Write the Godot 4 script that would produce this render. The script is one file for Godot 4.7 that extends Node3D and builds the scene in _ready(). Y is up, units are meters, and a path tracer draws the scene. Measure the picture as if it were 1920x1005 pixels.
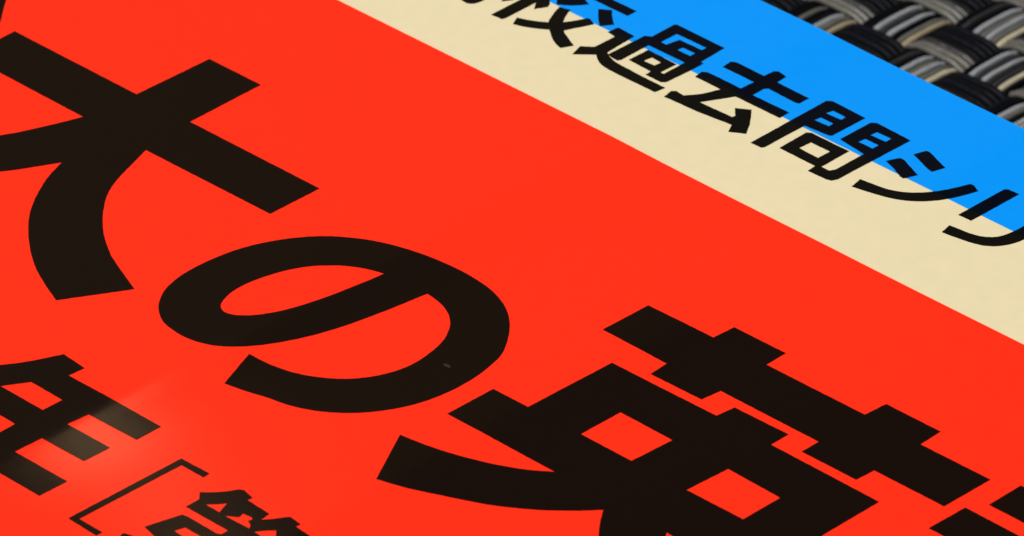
extends Node3D

# A glossy exam-book cover lying on a woven place mat, seen from close by.
# Page coordinates are millimetres on the cover: u along the lines of text, v towards the head of the book.

const TOP := 0.0225          # height of the cover above the table, metres
const LEFT := -75.0
const RIGHT := 73.0
const HEAD := 29.35
const FOOT := -180.65
const RED_EDGE := 13.25      # where the red field ends
const PALE_EDGE := 13.32     # the pale hairline beside it ends here
const BLUE_EDGE := 21.18     # where the blue band begins
const CELL := 1.0
const INK_LIFT := 0.02

var mats := {}
var ripple_noise: FastNoiseLite
var edge_noise: FastNoiseLite

# ------------------------------------------------------------------ set-up
func _ready() -> void:
	var cam := Camera3D.new()
	cam.name = "camera"
	cam.transform = Transform3D(Basis(Vector3(0.714369, 0.000000, -0.699769), Vector3(-0.366745, 0.851661, -0.374396), Vector3(0.595966, 0.524093, 0.608400)), Vector3(0.288448, 0.276161, 0.294466))
	var at := CameraAttributesPhysical.new()
	at.frustum_focal_length = 417.5761
	at.frustum_focus_distance = 0.482
	at.frustum_near = 0.02
	at.frustum_far = 60.0
	at.exposure_aperture = 230.0
	cam.attributes = at
	add_child(cam)
	cam.fov = 3.29214
	cam.near = 0.02
	cam.far = 60.0
	cam.current = true

	var we := WorldEnvironment.new()
	we.name = "surroundings"
	var e := Environment.new()
	e.background_mode = Environment.BG_COLOR
	e.background_color = Color(0.13, 0.13, 0.135)
	e.background_energy_multiplier = 1.0
	e.tonemap_mode = Environment.TONE_MAPPER_LINEAR
	e.tonemap_exposure = 1.0
	e.sdfgi_enabled = true
	e.ssao_enabled = true
	e.ssil_enabled = true
	we.environment = e
	add_child(we)

	ripple_noise = FastNoiseLite.new()
	ripple_noise.seed = 5
	ripple_noise.frequency = 0.02
	ripple_noise.fractal_octaves = 2

	edge_noise = FastNoiseLite.new()
	edge_noise.seed = 9
	edge_noise.frequency = 2.2

	make_materials()
	ceiling_lamp(Vector3(-0.40, 2.10, 0.95))
	globe_lamp(Vector3(-0.958203, 0.926595, -0.884968))
	table_top()
	cabinet()
	place_mat()
	book()

func lin(r: float, g: float, b: float) -> Color:
	return Color(r, g, b).linear_to_srgb()

func noise_tex(freq: float, oct: int, sd: int, lo: Color, hi: Color, size := 512) -> NoiseTexture2D:
	var n := FastNoiseLite.new()
	n.noise_type = FastNoiseLite.TYPE_SIMPLEX_SMOOTH
	n.frequency = freq
	n.fractal_octaves = oct
	n.seed = sd
	var t := NoiseTexture2D.new()
	t.width = size
	t.height = size
	t.seamless = true
	t.noise = n
	var g := Gradient.new()
	g.set_color(0, lo)
	g.set_color(1, hi)
	t.color_ramp = g
	return t

func noise_normal(freq: float, oct: int, sd: int, strength: float) -> NoiseTexture2D:
	var n := FastNoiseLite.new()
	n.frequency = freq
	n.fractal_octaves = oct
	n.seed = sd
	var t := NoiseTexture2D.new()
	t.width = 512
	t.height = 512
	t.seamless = true
	t.noise = n
	t.as_normal_map = true
	t.bump_strength = strength
	return t

func make_materials() -> void:
	var grain := noise_tex(0.03, 5, 11, Color(0.982, 0.982, 0.982), Color(1, 1, 1))
	var peel := noise_normal(0.03, 3, 4, 1.0)
	var inks := {
		"red": lin(0.93, 0.027, 0.0085), "cream": lin(0.70, 0.628, 0.42), "blue": lin(0.002, 0.275, 0.93),
		"pale": lin(0.85, 0.52, 0.33), "red_black": lin(0.0070, 0.0034, 0.0021),
		"cream_black": lin(0.0042, 0.0042, 0.0034), "blue_black": lin(0.0012, 0.0026, 0.0075), "scuff": lin(0.028, 0.024, 0.024)}
	for k in inks:
		var m := StandardMaterial3D.new()
		m.resource_name = k + "_ink"
		m.albedo_color = inks[k]
		m.albedo_texture = grain
		m.roughness = 0.07
		m.metallic_specular = 0.45
		m.normal_enabled = true
		m.normal_texture = peel
		m.normal_scale = 0.008
		mats[k] = m
	var p := StandardMaterial3D.new()
	p.albedo_color = lin(0.72, 0.69, 0.6)
	p.roughness = 0.8
	mats["paper"] = p
	var cords := {"black": [0.0055, 0.0065, 0.008], "navy": [0.009, 0.010, 0.016], "charcoal": [0.035, 0.036, 0.042],
		"grey": [0.15, 0.148, 0.14], "silver": [0.37, 0.40, 0.45], "beige": [0.40, 0.345, 0.235], "ivory": [0.60, 0.565, 0.42]}
	var streak := noise_tex(0.05, 3, 21, Color(0.62, 0.62, 0.62), Color(1, 1, 1))
	var fibre := noise_normal(0.08, 3, 31, 4.0)
	for k in cords:
		var m := StandardMaterial3D.new()
		m.resource_name = k + "_cord"
		m.albedo_color = lin(cords[k][0], cords[k][1], cords[k][2])
		m.albedo_texture = streak
		m.roughness = 0.34
		m.metallic_specular = 0.12 if cords[k][0] < 0.03 else 0.42
		m.normal_enabled = true
		m.normal_texture = fibre
		m.normal_scale = 0.35
		mats[k] = m
	var wd := StandardMaterial3D.new()
	wd.albedo_color = lin(0.07, 0.045, 0.028)
	wd.albedo_texture = noise_tex(0.02, 4, 41, Color(0.6, 0.6, 0.6), Color(1, 1, 1))
	wd.uv1_triplanar = true
	wd.uv1_scale = Vector3(2, 2, 18)
	wd.roughness = 0.45
	mats["wood"] = wd
	var wh := StandardMaterial3D.new()
	wh.albedo_color = lin(0.75, 0.75, 0.73)
	wh.roughness = 0.5
	mats["white_metal"] = wh
	var oak := wd.duplicate()
	oak.albedo_color = lin(0.46, 0.36, 0.26)
	mats["oak"] = oak

func tag(o: Node3D, label: String, category: String) -> void:
	o.set_meta("label", label)
	o.set_meta("category", category)

func put(called: String, mesh: Mesh, mat: Material, parent: Node) -> MeshInstance3D:
	var o := MeshInstance3D.new()
	o.name = called
	o.mesh = mesh
	if mat:
		o.material_override = mat
	parent.add_child(o, true)
	return o

# ------------------------------------------------------------------ lamps
func ceiling_lamp(p: Vector3) -> void:
	var o := Node3D.new()
	o.name = "ceiling_lamp"
	o.position = p
	add_child(o)
	tag(o, "square white ceiling lamp with a softly glowing panel above the table", "lamp")
	var f := BoxMesh.new()
	f.size = Vector3(0.66, 0.04, 0.66)
	put("housing", f, mats["white_metal"], o).position = Vector3(0, 0.03, 0)
	var g := StandardMaterial3D.new()
	g.albedo_color = Color(0.9, 0.9, 0.88)
	g.emission_enabled = true
	g.emission = Color(1.0, 0.97, 0.92)
	g.emission_energy_multiplier = 1.0
	var d := BoxMesh.new()
	d.size = Vector3(0.6, 0.012, 0.6)
	put("lamp_panel", d, g, o).position = Vector3(0, 0.004, 0)
	var l := AreaLight3D.new()
	l.name = "panel_light"
	l.area_size = Vector2(0.6, 0.6)
	l.light_color = Color(1.0, 0.975, 0.94)
	l.light_energy = 8.75
	l.area_range = 8.0
	l.shadow_enabled = true
	l.rotation_degrees = Vector3(-90, 0, 0)
	l.position = Vector3(0, -0.006, 0)
	o.add_child(l)

func globe_lamp(p: Vector3) -> void:
	var o := Node3D.new()
	o.name = "globe_lamp"
	o.position = p
	add_child(o)
	tag(o, "small warm glowing globe lamp hanging on a thin cord beyond the table", "lamp")
	var g := StandardMaterial3D.new()
	g.albedo_color = Color(0.8, 0.72, 0.6)
	g.emission_enabled = true
	g.emission = Color(1.0, 0.82, 0.62)
	g.emission_energy_multiplier = 1.9
	var s := SphereMesh.new()
	s.radius = 0.0099
	s.height = 0.0198
	put("glass_globe", s, g, o)
	var c := CylinderMesh.new()
	c.top_radius = 0.0015
	c.bottom_radius = 0.0015
	c.height = 0.6
	put("hanging_cord", c, mats["black"], o).position = Vector3(0, 0.31, 0)
	var l := OmniLight3D.new()
	l.name = "globe_light"
	l.light_color = Color(1.0, 0.82, 0.62)
	l.light_energy = 0.00015
	l.light_size = 0.009
	l.omni_range = 8.0
	l.omni_attenuation = 2.0
	l.shadow_enabled = true
	o.add_child(l)

# ------------------------------------------------------------------ what the glossy cover mirrors
func cabinet() -> void:
	var o := Node3D.new()
	o.name = "wooden_cabinet"
	o.position = Vector3(-1.12, -0.72, -1.2)
	add_child(o)
	tag(o, "plain brown wooden two-door cabinet standing beyond the left side of the table", "cabinet")
	var tall := 1.0583 + 0.72
	var b := BoxMesh.new()
	b.size = Vector3(0.45, tall, 1.9)
	put("carcass", b, mats["oak"], o).position = Vector3(-0.225, tall * 0.5, 0)
	for k in 2:
		var d := BoxMesh.new()
		d.size = Vector3(0.018, tall - 0.01, 0.94)
		put("door", d, mats["oak"], o).position = Vector3(0.011, tall * 0.5 + 0.005, -0.474 + 0.948 * k)
		var g := BoxMesh.new()
		g.size = Vector3(0.02, 0.14, 0.012)
		put("handle", g, mats["charcoal"], o).position = Vector3(0.032, tall * 0.45, -0.06 + 0.12 * k)

# ------------------------------------------------------------------ table and mat
func table_top() -> void:
	var b := BoxMesh.new()
	b.size = Vector3(0.62, 0.03, 0.52)
	var o := put("table_top", b, mats["wood"], self)
	o.position = Vector3(0.0, -0.0152, 0.04)
	o.set_meta("kind", "structure")

const WEFT_PITCH := 3.98     # strips that run towards the head of the book
const WARP_PITCH := 3.90     # strips that run along its head
const WEFT_AT := -26.82      # centre line of one weft strip
const WARP_AT := 60.35       # centre line of one warp strip
const MAT_MID := 1.15        # height of the middle of the weave

func plateau(x: float) -> float:
	# a cosine with a flattened crest
	var s := cos(x)
	return tanh(2.3 * s) / tanh(2.3)

func cord(path: PackedVector3Array, side: Vector3, rx: float, ry: float, twist: float) -> ArrayMesh:
	var n := 8
	var pos := PackedVector3Array()
	var nor := PackedVector3Array()
	var uvs := PackedVector2Array()
	var tan := PackedFloat32Array()
	var idx := PackedInt32Array()
	for i in path.size():
		var a := path[maxi(i - 1, 0)]
		var b := path[mini(i + 1, path.size() - 1)]
		var t := (b - a).normalized()
		var up := side.cross(t).normalized()
		if up.y < 0:
			up = -up
		for k in n + 1:
			var ang := TAU * k / n
			var d := side * cos(ang) * rx + up * sin(ang) * ry
			pos.append(path[i] + d)
			nor.append((side * cos(ang) / rx + up * sin(ang) / ry).normalized())
			uvs.append(Vector2(float(k) / n * 0.9 + twist, (path[i] - path[0]).length() / 0.03 + twist * 3.1))
			tan.append_array([t.x, t.y, t.z, 1.0])
	for i in path.size() - 1:
		for k in n:
			var q := i * (n + 1) + k
			var r := q + n + 1
			idx.append_array([q, q + 1, r, q + 1, r + 1, r])
	# caps
	for e in [0, path.size() - 1]:
		var c := pos.size()
		pos.append(path[e])
		var out := (path[e] - path[1 if e == 0 else e - 1]).normalized()
		nor.append(out)
		uvs.append(Vector2(twist, 0))
		tan.append_array([side.x, side.y, side.z, 1.0])
		for k in n:
			var q: int = e * (n + 1) + k
			if e == 0:
				idx.append_array([c, q + 1, q])
			else:
				idx.append_array([c, q, q + 1])
	var arr := []
	arr.resize(Mesh.ARRAY_MAX)
	arr[Mesh.ARRAY_VERTEX] = pos
	arr[Mesh.ARRAY_NORMAL] = nor
	arr[Mesh.ARRAY_TEX_UV] = uvs
	arr[Mesh.ARRAY_TANGENT] = tan
	arr[Mesh.ARRAY_INDEX] = idx
	var m := ArrayMesh.new()
	m.add_surface_from_arrays(Mesh.PRIMITIVE_TRIANGLES, arr)
	return m

func place_mat() -> void:
	var root := Node3D.new()
	root.name = "place_mat"
	add_child(root)
	tag(root, "dark woven place mat of black, grey and beige plastic cords under the book", "place mat")
	var rng := RandomNumberGenerator.new()
	rng.seed = 77
	var known := {
		-1: ["black", "black", "grey", "black", "navy", "silver", "grey", "beige"],
		0: ["black", "black", "silver", "charcoal", "silver", "black", "grey", "beige"],
		1: ["black", "charcoal", "black", "silver", "grey", "silver", "grey", "ivory"],
		2: ["black", "silver", "charcoal", "silver", "charcoal", "charcoal", "ivory", "black"],
		3: ["navy", "black", "silver", "grey", "black", "silver", "beige", "charcoal"]}
	var pool := ["black", "black", "navy", "charcoal", "grey", "silver", "silver", "beige", "ivory"]
	var v_lo := 30.0
	var v_hi := 122.0
	var u_lo := -72.0
	var u_hi := 50.0
	# weft strips
	for i in range(-11, 19):
		var strip := Node3D.new()
		strip.name = "weft_strip"
		root.add_child(strip, true)
		var mid := WEFT_AT + i * WEFT_PITCH
		for k in 8:
			var colour: String = known[i][k] if known.has(i) else pool[rng.randi() % pool.size()]
			var path := PackedVector3Array()
			var u := mid + (k - 3.5) * 0.458
			var wob := rng.randf_range(-0.05, 0.05)
			var lift := rng.randf_range(-0.06, 0.06)
			var ph := rng.randf() * TAU
			var v := v_lo - rng.randf() * 0.4
			while v < v_hi:
				var h := 0.20 * plateau(PI * ((v - WARP_AT) / WARP_PITCH + i)) + lift
				var du := wob * sin(v * 0.6 + ph)
				path.append(Vector3((u + du) * 0.001, (MAT_MID + h) * 0.001, -v * 0.001))
				v += WARP_PITCH / 8.0
			put("weft_cord", cord(path, Vector3.RIGHT, 0.000222, 0.00021, rng.randf()), mats[colour], strip)
	# warp strips
	for j in range(-7, 16):
		var strip := Node3D.new()
		strip.name = "warp_strip"
		root.add_child(strip, true)
		var mid := WARP_AT + j * WARP_PITCH
		var set_of := ["grey", "grey", "charcoal", "black", "navy", "black", "navy"]
		if absi(j) > 2 and rng.randf() < 0.4:
			set_of = ["charcoal", "grey", "black", "black", "navy", "black", "black"]
		for k in set_of.size():
			var path := PackedVector3Array()
			var v := mid + (k - 3.0) * 0.52
			var wob := rng.randf_range(-0.05, 0.05)
			var lift := rng.randf_range(-0.05, 0.05)
			var ph := rng.randf() * TAU
			var u := u_lo - rng.randf() * 0.4
			while u < u_hi:
				var h := -0.29 * plateau(PI * ((u - WEFT_AT) / WEFT_PITCH + j)) + lift
				var dv := wob * sin(u * 0.6 + ph)
				path.append(Vector3(u * 0.001, (MAT_MID + h) * 0.001, -(v + dv) * 0.001))
				u += WEFT_PITCH / 8.0
			put("warp_cord", cord(path, Vector3(0, 0, 1), 0.000255, 0.00021, rng.randf()), mats[set_of[k]], strip)

# ------------------------------------------------------------------ the book
func lift_at(u: float, v: float) -> float:
	# the cover's slight waviness, in millimetres
	var h := 0.0
	if u > -6.0:                                           # a faint step down, like the groove beside a spine
		var x := u + 6.0
		h -= 0.045 * (4.2 * (1.0 - exp(-x / 4.2)) - (1.0 - exp(-x)))
	if u > 10.0:                                           # and a sharper crease beside it
		h -= 0.014 * 5.0 * (1.0 - exp(-(u - 10.0) / 5.0))
	h += 0.02 * ripple_noise.get_noise_2d(u, v * 0.7)
	return h

func cover_point(u: float, v: float, raise: float) -> Vector3:
	return Vector3(u * 0.001, TOP + (lift_at(u, v) + raise) * 0.001, -v * 0.001)

func cover_normal(u: float, v: float) -> Vector3:
	var e := 0.05
	var du := (lift_at(u + e, v) - lift_at(u - e, v)) / (2.0 * e)
	var dv := (lift_at(u, v + e) - lift_at(u, v - e)) / (2.0 * e)
	return Vector3(-du, 1.0, dv).normalized()

class Sheet:
	var pos := PackedVector3Array()
	var nor := PackedVector3Array()
	var uvs := PackedVector2Array()
	var tan := PackedFloat32Array()
	var idx := PackedInt32Array()

func vert(s: Sheet, u: float, v: float, raise: float) -> int:
	s.pos.append(cover_point(u, v, raise))
	s.nor.append(cover_normal(u, v))
	s.uvs.append(Vector2(u, -v) / 22.0)
	s.tan.append_array([1.0, 0.0, 0.0, 1.0])
	return s.pos.size() - 1

func add_surface(m: ArrayMesh, s: Sheet, mat: Material) -> void:
	if s.idx.is_empty():
		return
	var arr := []
	arr.resize(Mesh.ARRAY_MAX)
	arr[Mesh.ARRAY_VERTEX] = s.pos
	arr[Mesh.ARRAY_NORMAL] = s.nor
	arr[Mesh.ARRAY_TEX_UV] = s.uvs
	arr[Mesh.ARRAY_TANGENT] = s.tan
	arr[Mesh.ARRAY_INDEX] = s.idx
	m.add_surface_from_arrays(Mesh.PRIMITIVE_TRIANGLES, arr)
	m.surface_set_material(m.get_surface_count() - 1, mat)

func steps(a: float, b: float) -> PackedFloat32Array:
	var out := PackedFloat32Array([a])
	var x := ceilf(a / CELL + 0.001) * CELL
	while x < b - 0.001:
		out.append(x)
		x += CELL
	out.append(b)
	return out

func sheet_between(v0: float, v1: float, raise: float, flip := false) -> Sheet:
	var s := Sheet.new()
	var us := steps(LEFT, RIGHT)
	var vs := steps(v0, v1)
	for v in vs:
		for u in us:
			vert(s, u, v, raise)
	for j in vs.size() - 1:
		for i in us.size() - 1:
			var a := j * us.size() + i
			var b := a + us.size()
			if flip:
				s.idx.append_array([a, a + 1, b, b, a + 1, b + 1])
			else:
				s.idx.append_array([a, b, a + 1, a + 1, b, b + 1])
	return s

var cover: MeshInstance3D
var piece_sheets := {}

func book() -> void:
	var root := Node3D.new()
	root.name = "exam_book"
	add_child(root)
	tag(root, "thick softcover exam book with red, cream and blue cover and bold black Japanese lettering", "book")
	# the front cover: card with the print on it
	var m := ArrayMesh.new()
	var card := sheet_between(FOOT, HEAD, -0.02)
	add_surface(m, card, mats["paper"])
	add_surface(m, sheet_between(FOOT, HEAD, -0.30, true), mats["paper"])
	var rim := Sheet.new()
	var ring := PackedVector2Array()
	for u in steps(LEFT, RIGHT):
		ring.append(Vector2(u, HEAD))
	for v in reversed(steps(FOOT, HEAD)):
		ring.append(Vector2(RIGHT, v))
	for u in reversed(steps(LEFT, RIGHT)):
		ring.append(Vector2(u, FOOT))
	for v in steps(FOOT, HEAD):
		ring.append(Vector2(LEFT, v))
	for i in ring.size():
		var p := ring[i]
		var q := ring[(i + 1) % ring.size()]
		if p.is_equal_approx(q):
			continue
		var n := Vector3(-(p.y - q.y), 0, -(q.x - p.x))
		n = Vector3(p.y - q.y, 0, p.x - q.x).normalized()
		var c := rim.pos.size()
		for w in [[p, 0.0], [q, 0.0], [p, -0.3], [q, -0.3]]:
			rim.pos.append(cover_point(w[0].x, w[0].y, w[1]))
			rim.nor.append(n)
			rim.uvs.append(Vector2.ZERO)
			rim.tan.append_array([0.0, 1.0, 0.0, 1.0])
		rim.idx.append_array([c, c + 2, c + 1, c + 1, c + 2, c + 3])
	add_surface(m, rim, mats["paper"])
	cover = put("front_cover", m, null, root)
	print_band("red_field", FOOT, RED_EDGE, "red")
	print_band("pale_line", RED_EDGE, PALE_EDGE, "pale")
	print_band("cream_band", PALE_EDGE, BLUE_EDGE, "cream")
	print_band("blue_band", BLUE_EDGE, HEAD, "blue")
	# pages, back cover and spine
	var w := (RIGHT - LEFT) * 0.001
	var d := (HEAD - FOOT) * 0.001
	var cx := (RIGHT + LEFT) * 0.0005
	var cz := -(HEAD + FOOT) * 0.0005
	var block := BoxMesh.new()
	block.size = Vector3(w - 0.0016, 0.0189, d - 0.0012)
	put("page_block", block, mats["paper"], root).position = Vector3(cx, TOP - 0.0101, cz)
	var back := BoxMesh.new()
	back.size = Vector3(w, 0.0003, d)
	put("back_cover", back, mats["red"], root).position = Vector3(cx, TOP - 0.01975, cz)
	var sp := BoxMesh.new()
	sp.size = Vector3(0.0003, 0.0191, d)
	put("spine", sp, mats["red"], root).position = Vector3(LEFT * 0.001 + 0.00015, TOP - 0.00998, cz)
	lettering()

func reversed(a: PackedFloat32Array) -> PackedFloat32Array:
	var b := a.duplicate()
	b.reverse()
	return b

func print_band(called: String, v0: float, v1: float, ink: String) -> void:
	var m := ArrayMesh.new()
	add_surface(m, sheet_between(v0, v1, 0.0), mats[ink])
	put(called, m, null, cover)

# ------------------------------------------------------------------ lettering
func outline(c: Array) -> PackedVector2Array:
	# u, v, corner triples; runs of smooth points become splines
	var p := PackedVector2Array()
	var corner := PackedByteArray()
	for i in range(0, c.size(), 3):
		p.append(Vector2(c[i], c[i + 1]))
		corner.append(int(c[i + 2]))
	var n := p.size()
	var out := PackedVector2Array()
	for i in n:
		var j := (i + 1) % n
		out.append(p[i])
		if corner[i] and corner[j]:
			continue
		var a := p[(i + n - 1) % n] if not corner[i] else p[i] * 2.0 - p[j]
		var b := p[(j + 1) % n] if not corner[j] else p[j] * 2.0 - p[i]
		var parts := clampi(int(p[i].distance_to(p[j]) / 0.25), 2, 8)
		for k in range(1, parts):
			out.append(p[i].cubic_interpolate(p[j], a, b, float(k) / parts))
	# printed edges are never quite clean: a few hundredths of a millimetre of ink spread
	var rough := PackedVector2Array()
	for i in out.size():
		var a := out[i]
		var b := out[(i + 1) % out.size()]
		var parts := maxi(1, int(a.distance_to(b) / 0.16))
		for k in parts:
			var q := a.lerp(b, float(k) / parts)
			rough.append(q + Vector2(edge_noise.get_noise_2d(q.x, q.y), edge_noise.get_noise_2d(q.x + 300.0, q.y)) * 0.02)
	return rough

func rect(a: float, b: float, c: float, d: float) -> PackedVector2Array:
	return PackedVector2Array([Vector2(a, c), Vector2(b, c), Vector2(b, d), Vector2(a, d)])

func begin_character() -> void:
	piece_sheets = {"red_black": Sheet.new(), "cream_black": Sheet.new(), "blue_black": Sheet.new()}

func stroke(c: Array, holes: Array) -> void:
	var pieces: Array[PackedVector2Array] = [outline(c)]
	for hc in holes:
		var h := outline(hc)
		var mid := Vector2.ZERO
		for q in h:
			mid += q / h.size()
		var next: Array[PackedVector2Array] = []
		for p in pieces:
			for half in [rect(-500, mid.x, -500, 500), rect(mid.x, 500, -500, 500)]:
				for q in Geometry2D.intersect_polygons(p, half):
					for r in Geometry2D.clip_polygons(q, h):
						next.append(r)
		pieces = next
	for zone in [["red_black", -400.0, RED_EDGE], ["cream_black", RED_EDGE, BLUE_EDGE], ["blue_black", BLUE_EDGE, 400.0]]:
		var s: Sheet = piece_sheets[zone[0]]
		for p in pieces:
			var lo := p[0]
			var hi := p[0]
			for q in p:
				lo = lo.min(q)
				hi = hi.max(q)
			var v0 := maxf(lo.y, zone[1])
			var v1 := minf(hi.y, zone[2])
			if v1 <= v0:
				continue
			for a in range(floori(lo.x / CELL), ceili(hi.x / CELL)):
				for b in range(floori(v0 / CELL), ceili(v1 / CELL)):
					var box := rect(a * CELL, (a + 1) * CELL, maxf(b * CELL, zone[1]), minf((b + 1) * CELL, zone[2]))
					for q in Geometry2D.intersect_polygons(p, box):
						fill(s, q)

func fill(s: Sheet, q: PackedVector2Array, raise := INK_LIFT) -> void:
	var t := Geometry2D.triangulate_polygon(q)
	if t.is_empty():
		return
	var at := s.pos.size()
	for r in q:
		vert(s, r.x, r.y, raise)
	for i in range(0, t.size(), 3):
		var a := q[t[i]]
		var b := q[t[i + 1]]
		var c := q[t[i + 2]]
		if (b - a).cross(c - a) > 0.0:
			s.idx.append_array([at + t[i], at + t[i + 2], at + t[i + 1]])
		else:
			s.idx.append_array([at + t[i], at + t[i + 1], at + t[i + 2]])

func end_character() -> void:
	var m := ArrayMesh.new()
	for k in piece_sheets:
		add_surface(m, piece_sheets[k], mats[k])
	put("printed_character", m, null, cover)

func lettering() -> void:
	begin_character()
	stroke([-39.609, 1.099, 1, -39.139, 0.582, 1, -38.584, -0.093, 1, -37.988, -0.805, 1, -37.437, -1.475, 1, -37.996, -1.862, 1, -39.989, -0.251, 1, -40.429, 0.949, 1], [])
	end_character()
	begin_character()
	stroke([-36.33, -1.382, 1, -26.755, -1.401, 1, -26.664, 3.926, 1, -22.721, 3.952, 1, -22.642, -1.401, 1, -12.806, -1.405, 1, -12.837, -5.023, 1, -22.203, -5.077, 1, -21.66, -6.62, 0, -21.088, -8.2, 0, -20.384, -9.565, 0, -19.296, -10.92, 0, -18.147, -12.051, 0, -17.17, -12.815, 0, -15.787, -13.695, 0, -14.315, -14.378, 0, -12.47, -15.17, 1, -14.564, -18.76, 1, -16.188, -18.055, 0, -17.67, -17.295, 0, -19.018, -16.391, 0, -20.41, -15.242, 0, -21.566, -14.123, 0, -22.455, -13.01, 0, -23.245, -11.76, 0, -23.917, -10.476, 0, -24.445, -9.042, 1, -25.116, -10.327, 0, -26.086, -11.989, 0, -27.815, -14.027, 1, -30.505, -11.742, 1, -29.454, -10.403, 0, -28.827, -9.44, 0, -28.336, -8.478, 0, -27.89, -7.343, 0, -27.456, -6.195, 0, -27.086, -5.03, 1, -33.64, -4.966, 1, -36.212, -4.966, 1], [])
	end_character()
	begin_character()
	stroke([-2.667, -18.2, 1, -1.409, -17.929, 0, -0.218, -17.578, 0, 1.047, -17.301, 0, 2.145, -16.863, 0, 3.079, -16.267, 0, 3.701, -15.743, 0, 4.245, -15.141, 0, 4.673, -14.55, 0, 5.229, -13.578, 0, 5.645, -12.463, 0, 5.908, -11.192, 0, 5.998, -9.742, 0, 5.895, -8.349, 0, 5.68, -7.239, 0, 5.457, -6.456, 0, 4.972, -5.533, 0, 4.212, -4.515, 0, 3.511, -3.76, 0, 2.618, -3.046, 0, 1.76, -2.584, 0, 0.829, -2.246, 0, -0.024, -2.079, 0, -1.018, -1.991, 0, -2.06, -1.983, 0, -3.137, -2.077, 0, -4.155, -2.233, 0, -5.102, -2.462, 0, -6.111, -2.765, 0, -7.31, -3.269, 0, -8.516, -4.032, 0, -9.357, -4.766, 0, -10.173, -5.797, 0, -10.751, -6.789, 0, -11.221, -7.883, 0, -11.557, -9.105, 0, -11.739, -10.472, 0, -11.763, -11.975, 0, -11.586, -13.165, 0, -11.216, -14.272, 0, -10.581, -15.223, 0, -9.941, -15.836, 0, -9.097, -16.34, 0, -8.05, -16.559, 0, -6.99, -16.568, 0, -5.967, -16.287, 0, -5.168, -15.795, 0, -4.409, -15.01, 0, -3.788, -14.091, 0, -3.263, -13.076, 0, -2.812, -11.987, 0, -2.442, -10.814, 0, -2.151, -9.56, 0, -1.916, -8.247, 0, -1.706, -6.904, 0, -1.555, -5.692, 0, -1.441, -4.792, 1, -0.724, -4.888, 0, 0.051, -5.095, 0, 0.776, -5.463, 0, 1.377, -5.952, 0, 1.861, -6.558, 0, 2.265, -7.276, 0, 2.535, -8.053, 0, 2.677, -8.738, 0, 2.781, -9.461, 0, 2.797, -10.376, 0, 2.639, -11.246, 0, 2.294, -12.181, 0, 1.813, -12.994, 0, 1.228, -13.676, 0, 0.356, -14.341, 0, -0.469, -14.799, 0, -1.437, -15.133, 0, -2.525, -15.324, 0, -3.763, -15.373, 1], [[-4.366, -5.027, 1, -5.249, -5.319, 0, -6.021, -5.722, 0, -6.484, -6.042, 0, -6.759, -6.289, 0, -7.509, -7.105, 0, -8.073, -8.102, 0, -8.468, -9.263, 0, -8.711, -10.569, 0, -8.7, -11.734, 0, -8.41, -12.731, 0, -8.049, -13.254, 0, -7.566, -13.473, 0, -7.112, -13.377, 0, -6.684, -13.104, 0, -6.165, -12.537, 0, -5.614, -11.541, 0, -5.225, -10.383, 0, -4.922, -9.138, 0, -4.724, -8.057, 0, -4.581, -6.956, 0, -4.44, -5.929, 0]])
	end_character()
	begin_character()
	stroke([7.454, 2.437, 1, 11.982, 2.549, 1, 12.049, 4.027, 1, 15.614, 4.069, 1, 15.664, 2.57, 1, 22.464, 2.6, 1, 22.552, 4.104, 1, 26.264, 4.113, 1, 26.345, 2.524, 1, 31.05, 2.547, 1, 31.036, -0.898, 1, 26.319, -0.905, 1, 26.249, -2.173, 1, 22.533, -2.176, 1, 22.525, -0.903, 1, 15.709, -0.884, 1, 15.572, -2.159, 1, 12.093, -2.241, 1, 11.99, -0.951, 1, 7.41, -0.908, 1], [])
	stroke([9.962, -2.87, 1, 17.177, -2.737, 1, 17.295, -1.529, 1, 20.97, -1.461, 1, 20.985, -2.779, 1, 28.445, -2.858, 1, 28.498, -7.119, 1, 31.44, -8.981, 1, 27.026, -13.308, 1, 24.795, -12.483, 0, 22.781, -12.302, 1, 24.961, -15.334, 1, 23.459, -16.807, 1, 21.702, -15.856, 0, 20.583, -14.867, 0, 19.827, -13.987, 0, 19.117, -13.02, 1, 18.573, -13.644, 0, 18.079, -14.165, 0, 17.099, -15.063, 0, 16.032, -15.873, 0, 14.894, -16.611, 0, 13.644, -17.238, 0, 12.343, -17.817, 0, 11.044, -18.4, 0, 10.134, -18.735, 0, 9.114, -19.018, 1, 7.053, -15.276, 1, 8.389, -15.092, 0, 9.941, -14.75, 0, 11.357, -14.274, 0, 12.68, -13.71, 0, 13.896, -13.038, 0, 14.991, -12.227, 1, 7.375, -12.218, 1, 7.392, -8.903, 1, 9.841, -8.887, 1], [[13.489, -5.921, 1, 17.162, -5.952, 1, 17.023, -8.8, 1, 13.473, -8.791, 1], [20.986, -5.934, 1, 24.677, -6.048, 1, 24.688, -8.77, 1, 20.825, -8.797, 1]])
	end_character()
	begin_character()
	stroke([32.531, 0.778, 1, 32.501, 3.206, 1, 35.909, 3.215, 1, 35.963, 0.757, 1], [])
	stroke([31.821, -2.909, 1, 31.868, -0.233, 1, 38.317, -0.304, 1, 38.226, -2.932, 1], [])
	end_character()
	begin_character()
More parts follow.
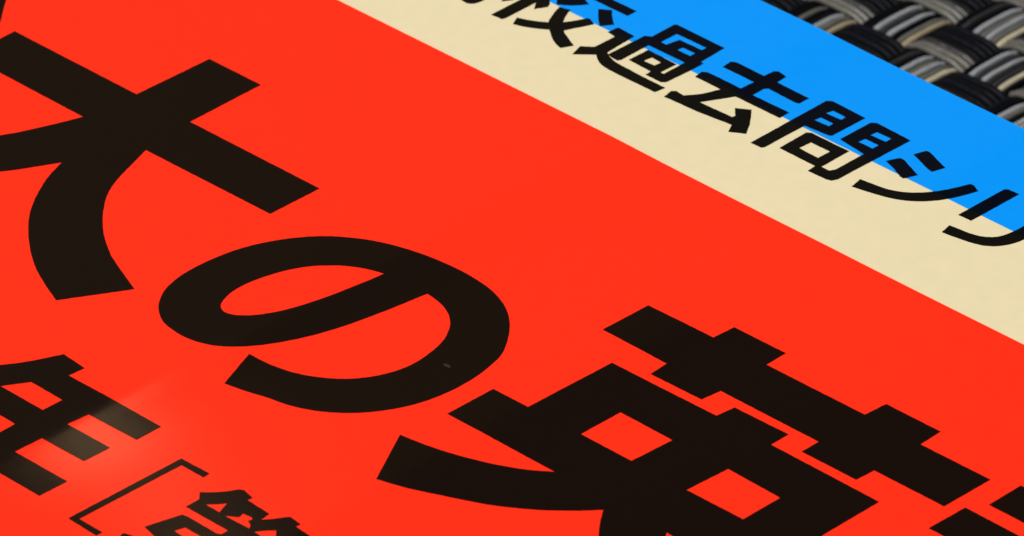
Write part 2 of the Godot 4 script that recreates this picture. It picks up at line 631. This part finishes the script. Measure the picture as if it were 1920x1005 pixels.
	stroke([-12.029, -25.059, 1, -11.419, -24.14, 0, -10.881, -23.04, 0, -10.459, -22.074, 1, -8.72, -22.247, 1, -8.81, -23.297, 1, -2.024, -23.273, 1, -2.017, -24.984, 1, -5.399, -25.111, 1, -5.5, -26.498, 1, -2.425, -26.429, 1, -2.461, -28.214, 1, -5.462, -28.304, 1, -5.521, -30.11, 1, -1.704, -30.059, 1, -1.745, -31.953, 1, -4.596, -31.969, 1, -7.338, -31.98, 1, -7.52, -31.811, 1, -7.365, -29.395, 1, -7.388, -28.333, 1, -8.546, -28.296, 1, -11.01, -28.221, 1, -12.914, -26.462, 1], [[-10.539, -26.414, 1, -10.122, -25.721, 0, -9.707, -25.052, 1, -7.326, -25.121, 1, -7.34, -26.46, 1]])
	end_character()
	begin_character()
	stroke([0.806, -24.568, 1, 2.817, -24.536, 1, 2.852, -24.998, 1, 1.248, -24.992, 1, 1.174, -31.964, 1, 2.875, -31.988, 1, 2.859, -32.409, 1, 0.75, -32.319, 1], [])
	end_character()
	begin_character()
	stroke([3.988, -30.185, 1, 4.269, -29.091, 0, 4.535, -28.1, 1, 4.872, -28.021, 1, 6.971, -28.073, 1, 7.188, -27.977, 1, 7.209, -27.498, 1, 4.14, -27.478, 1, 4.134, -26.543, 1, 3.679, -26.065, 1, 4.213, -25.567, 0, 4.66, -24.945, 0, 4.906, -24.493, 1, 5.17, -24.368, 1, 5.949, -24.573, 1, 5.892, -24.883, 1, 7.577, -24.999, 1, 7.662, -25.674, 1, 8.057, -25.167, 0, 8.364, -24.657, 1, 8.516, -24.463, 1, 9.365, -24.565, 1, 9.342, -24.884, 1, 10.434, -24.983, 1, 11.238, -25.206, 1, 11.896, -26.017, 1, 6.981, -30.89, 1], [[4.699, -26.628, 1, 5.069, -26.233, 0, 5.393, -25.794, 1, 5.69, -26.648, 1], [6.133, -26.673, 1, 6.717, -26.277, 1, 6.631, -25.886, 1, 7.187, -25.844, 1, 7.336, -25.965, 1, 7.29, -26.203, 1, 7.647, -26.372, 1, 7.817, -26.634, 1], [8.202, -26.67, 1, 8.524, -26.191, 0, 8.904, -25.817, 1, 9.736, -26.712, 1, 9.334, -26.739, 1], [5.318, -29.39, 1, 5.462, -28.789, 1, 7.347, -28.839, 1, 7.042, -29.508, 1]])
	stroke([3.725, -31.598, 1, 3.65, -31.303, 1, 4.29, -31.114, 1, 5.196, -31.179, 1, 4.579, -31.788, 1], [])
	end_character()
	begin_character()
	stroke([-22.311, 18.207, 1, -21.427, 17.932, 1, -21.065, 17.897, 0, -20.826, 17.985, 0, -20.668, 18.155, 0, -20.579, 18.437, 0, -20.556, 18.786, 1, -20.754, 19.732, 1], [])
	end_character()
	begin_character()
	stroke([-19.788, 19.351, 1, -19.948, 20.032, 1, -19.471, 20.5, 1, -19.415, 19.903, 1], [])
	stroke([-19.16, 17.938, 1, -19.177, 20.137, 1, -19.263, 20.703, 1, -18.298, 21.649, 1, -17.984, 21.305, 1, -17.67, 20.962, 1, -17.561, 20.704, 1, -17.917, 19.99, 1, -18.349, 20.598, 1, -18.339, 18.184, 1, -18.417, 17.995, 1], [])
	stroke([-17.405, 21.222, 1, -18.018, 21.923, 1, -16.98, 22.94, 1, -16.594, 22.666, 1, -16.145, 22.472, 1, -16.476, 22.001, 0, -16.932, 21.555, 0], [])
	stroke([-16.999, 23.084, 1, -16.334, 23.735, 1, -15.25, 23.739, 1, -13.791, 23.748, 1, -13.783, 23.027, 1, -16.324, 23.013, 1], [])
	stroke([-17.953, 18.692, 1, -17.42, 18.899, 0, -16.877, 19.172, 0, -16.371, 19.523, 1, -16.541, 19.801, 0, -16.848, 20.47, 0, -17.103, 21.128, 1, -16.451, 21.329, 1, -16.192, 20.708, 0, -15.793, 20.089, 1, -15.417, 20.74, 0, -15.151, 21.339, 1, -14.949, 21.359, 1, -14.459, 21.114, 1, -14.688, 20.527, 0, -14.948, 19.965, 0, -15.159, 19.477, 1, -14.91, 19.303, 0, -14.366, 19.033, 0, -13.634, 18.692, 1, -13.972, 17.994, 1, -14.461, 18.138, 0, -14.994, 18.418, 0, -15.786, 18.984, 1, -16.327, 18.607, 0, -16.942, 18.278, 0, -17.597, 18.039, 1], [])
	end_character()
	begin_character()
	stroke([-15.439, 22.442, 1, -14.828, 22.902, 1, -14.272, 22.346, 0, -13.648, 21.843, 1, -14.104, 21.171, 1, -14.78, 21.768, 0], [])
	stroke([-13.057, 17.972, 1, -13.344, 18.889, 1, -12.733, 19.375, 1, -12.724, 20.923, 1, -13.33, 21.012, 1, -13.285, 21.715, 1, -13.164, 21.777, 1, -12.001, 21.711, 1, -11.842, 19.425, 1, -11.494, 19.208, 1, -10.773, 18.998, 0, -9.723, 18.939, 0, -8.48, 18.905, 1, -7.004, 18.89, 1, -7.12, 18.163, 1, -8.308, 18.165, 1, -9.604, 18.136, 0, -10.79, 18.187, 0, -11.517, 18.404, 0, -12.115, 18.838, 1, -12.577, 18.386, 0], [])
	stroke([-11.666, 19.257, 1, -11.637, 22.135, 1, -11.289, 22.328, 1, -11.324, 24.15, 1, -11.201, 24.231, 1, -7.648, 24.194, 1, -7.544, 22.229, 1, -7.317, 22.185, 1, -7.314, 21.219, 1, -7.392, 19.356, 1, -7.597, 19.155, 1, -8.74, 19.16, 1, -8.763, 19.6, 1, -10.473, 19.652, 1, -10.449, 21.17, 1, -8.293, 21.123, 1, -8.335, 19.887, 1, -8.09, 19.915, 1, -8.115, 21.563, 1, -10.792, 21.542, 1, -10.754, 19.404, 1, -10.866, 19.174, 1], [[-10.536, 23.496, 1, -8.365, 23.518, 1, -8.366, 23.183, 1, -9.99, 23.131, 1, -10.143, 22.244, 1, -10.541, 22.257, 1], [-9.273, 22.656, 1, -8.395, 22.674, 1, -8.381, 22.275, 1, -9.335, 22.274, 1], [-9.752, 20.718, 1, -9.024, 20.672, 1, -9.058, 20.201, 1, -9.817, 20.161, 1]])
	end_character()
	begin_character()
	stroke([-6.337, 22.662, 1, -6.412, 23.386, 1, -6.161, 23.539, 1, -4.128, 23.544, 1, -4.089, 24.274, 1, -3.899, 24.457, 1, -3.236, 24.358, 1, -3.197, 23.579, 1, -0.866, 23.584, 1, -0.87, 22.818, 1, -1.078, 22.727, 1, -3.074, 22.768, 1, -3.222, 22.576, 1, -3.206, 21.685, 1, -0.599, 21.758, 1, -0.591, 20.982, 1, -3.748, 20.904, 1, -4.191, 20.052, 0, -4.676, 19.107, 1, -2.423, 19.253, 1, -2.395, 19.438, 1, -2.956, 20.027, 1, -2.211, 20.541, 1, -1.68, 19.906, 0, -1.229, 19.321, 1, -0.724, 18.533, 1, -1.542, 17.991, 1, -1.89, 18.651, 1, -4.123, 18.316, 1, -6.431, 18.172, 1, -6.559, 18.874, 1, -6.355, 19.075, 1, -5.766, 18.996, 1, -5.202, 19.802, 0, -4.81, 20.861, 1, -6.683, 20.865, 1, -6.794, 21.484, 1, -6.522, 21.685, 1, -4.107, 21.718, 1, -4.077, 22.698, 1], [])
	end_character()
	begin_character()
	stroke([0.056, 18.032, 1, -0.036, 24.034, 1, 0.229, 24.274, 1, 2.653, 24.207, 1, 2.632, 21.625, 1, 2.491, 21.512, 1, 0.886, 21.34, 1, 0.9, 18.218, 1, 0.791, 18.058, 1], [[0.925, 23.556, 1, 1.861, 23.538, 1, 1.874, 23.159, 1, 0.818, 23.097, 1], [0.924, 22.576, 1, 1.828, 22.593, 1, 1.841, 22.215, 1, 0.858, 22.145, 1]])
	stroke([3.174, 21.645, 1, 3.187, 24.047, 1, 3.43, 24.274, 1, 5.933, 24.191, 1, 5.876, 18.558, 1, 5.733, 18.213, 1, 5.417, 18.105, 1, 4.166, 18.071, 1, 4.099, 18.697, 1, 1.505, 18.72, 1, 1.434, 20.874, 1, 1.648, 21.062, 1, 4.355, 21.083, 1, 4.394, 18.885, 1, 4.958, 18.879, 1, 5.123, 19.221, 1, 5.108, 21.415, 1], [[4.079, 23.566, 1, 5.087, 23.602, 1, 5.089, 23.164, 1, 4.036, 23.108, 1], [4.109, 22.623, 1, 5.069, 22.64, 1, 5.05, 22.157, 1, 4.049, 22.149, 1], [2.306, 20.318, 1, 3.654, 20.338, 1, 3.658, 19.416, 1, 2.25, 19.461, 1]])
	end_character()
	begin_character()
	stroke([6.413, 21.711, 1, 6.74, 22.476, 1, 7.07, 22.464, 1, 8.599, 21.834, 1, 8.282, 21.035, 1, 7.993, 21.086, 1, 7.234, 21.436, 1], [])
	stroke([6.998, 23.236, 1, 7.256, 23.996, 1, 7.48, 24.017, 1, 9.142, 23.403, 1, 8.885, 22.602, 1, 8.577, 22.649, 1], [])
	stroke([6.891, 18.514, 1, 6.709, 19.397, 1, 7.359, 19.475, 0, 8.282, 19.626, 0, 8.964, 19.872, 0, 9.61, 20.325, 0, 10.136, 20.907, 0, 10.558, 21.606, 0, 10.901, 22.391, 0, 11.16, 23.106, 1, 11.365, 23.146, 1, 11.94, 22.891, 1, 11.682, 22.027, 0, 11.359, 21.22, 0, 10.944, 20.515, 0, 10.358, 19.833, 0, 9.68, 19.337, 0, 8.865, 18.989, 0, 7.954, 18.744, 0], [])
	end_character()
	begin_character()
	stroke([12.797, 20.36, 1, 12.782, 23.976, 1, 12.947, 24.126, 1, 13.672, 24.169, 1, 13.668, 20.405, 1], [])
	stroke([13.342, 18.466, 1, 13.167, 19.262, 1, 13.804, 19.344, 0, 14.481, 19.421, 0, 15.058, 19.607, 0, 15.555, 19.965, 0, 15.861, 20.537, 0, 15.967, 21.416, 0, 15.998, 22.298, 1, 16.061, 26.419, 1, 17.114, 26.404, 1, 17.047, 22.037, 0, 16.885, 20.954, 0, 16.771, 20.35, 0, 16.539, 19.78, 0, 16.202, 19.328, 0, 15.652, 18.947, 0, 14.954, 18.73, 0, 14.185, 18.591, 0], [])
	end_character()
	# a small pale scuff on the ink
	var sc := Sheet.new()
	fill(sc, PackedVector2Array([Vector2(3.925, -9.065), Vector2(4.005, -8.915), Vector2(4.249, -8.890), Vector2(4.452, -8.978), Vector2(4.390, -9.110), Vector2(4.146, -9.134)]), 2.0 * INK_LIFT)
	var sm := ArrayMesh.new()
	add_surface(sm, sc, mats["scuff"])
	put("scuff_mark", sm, null, cover)
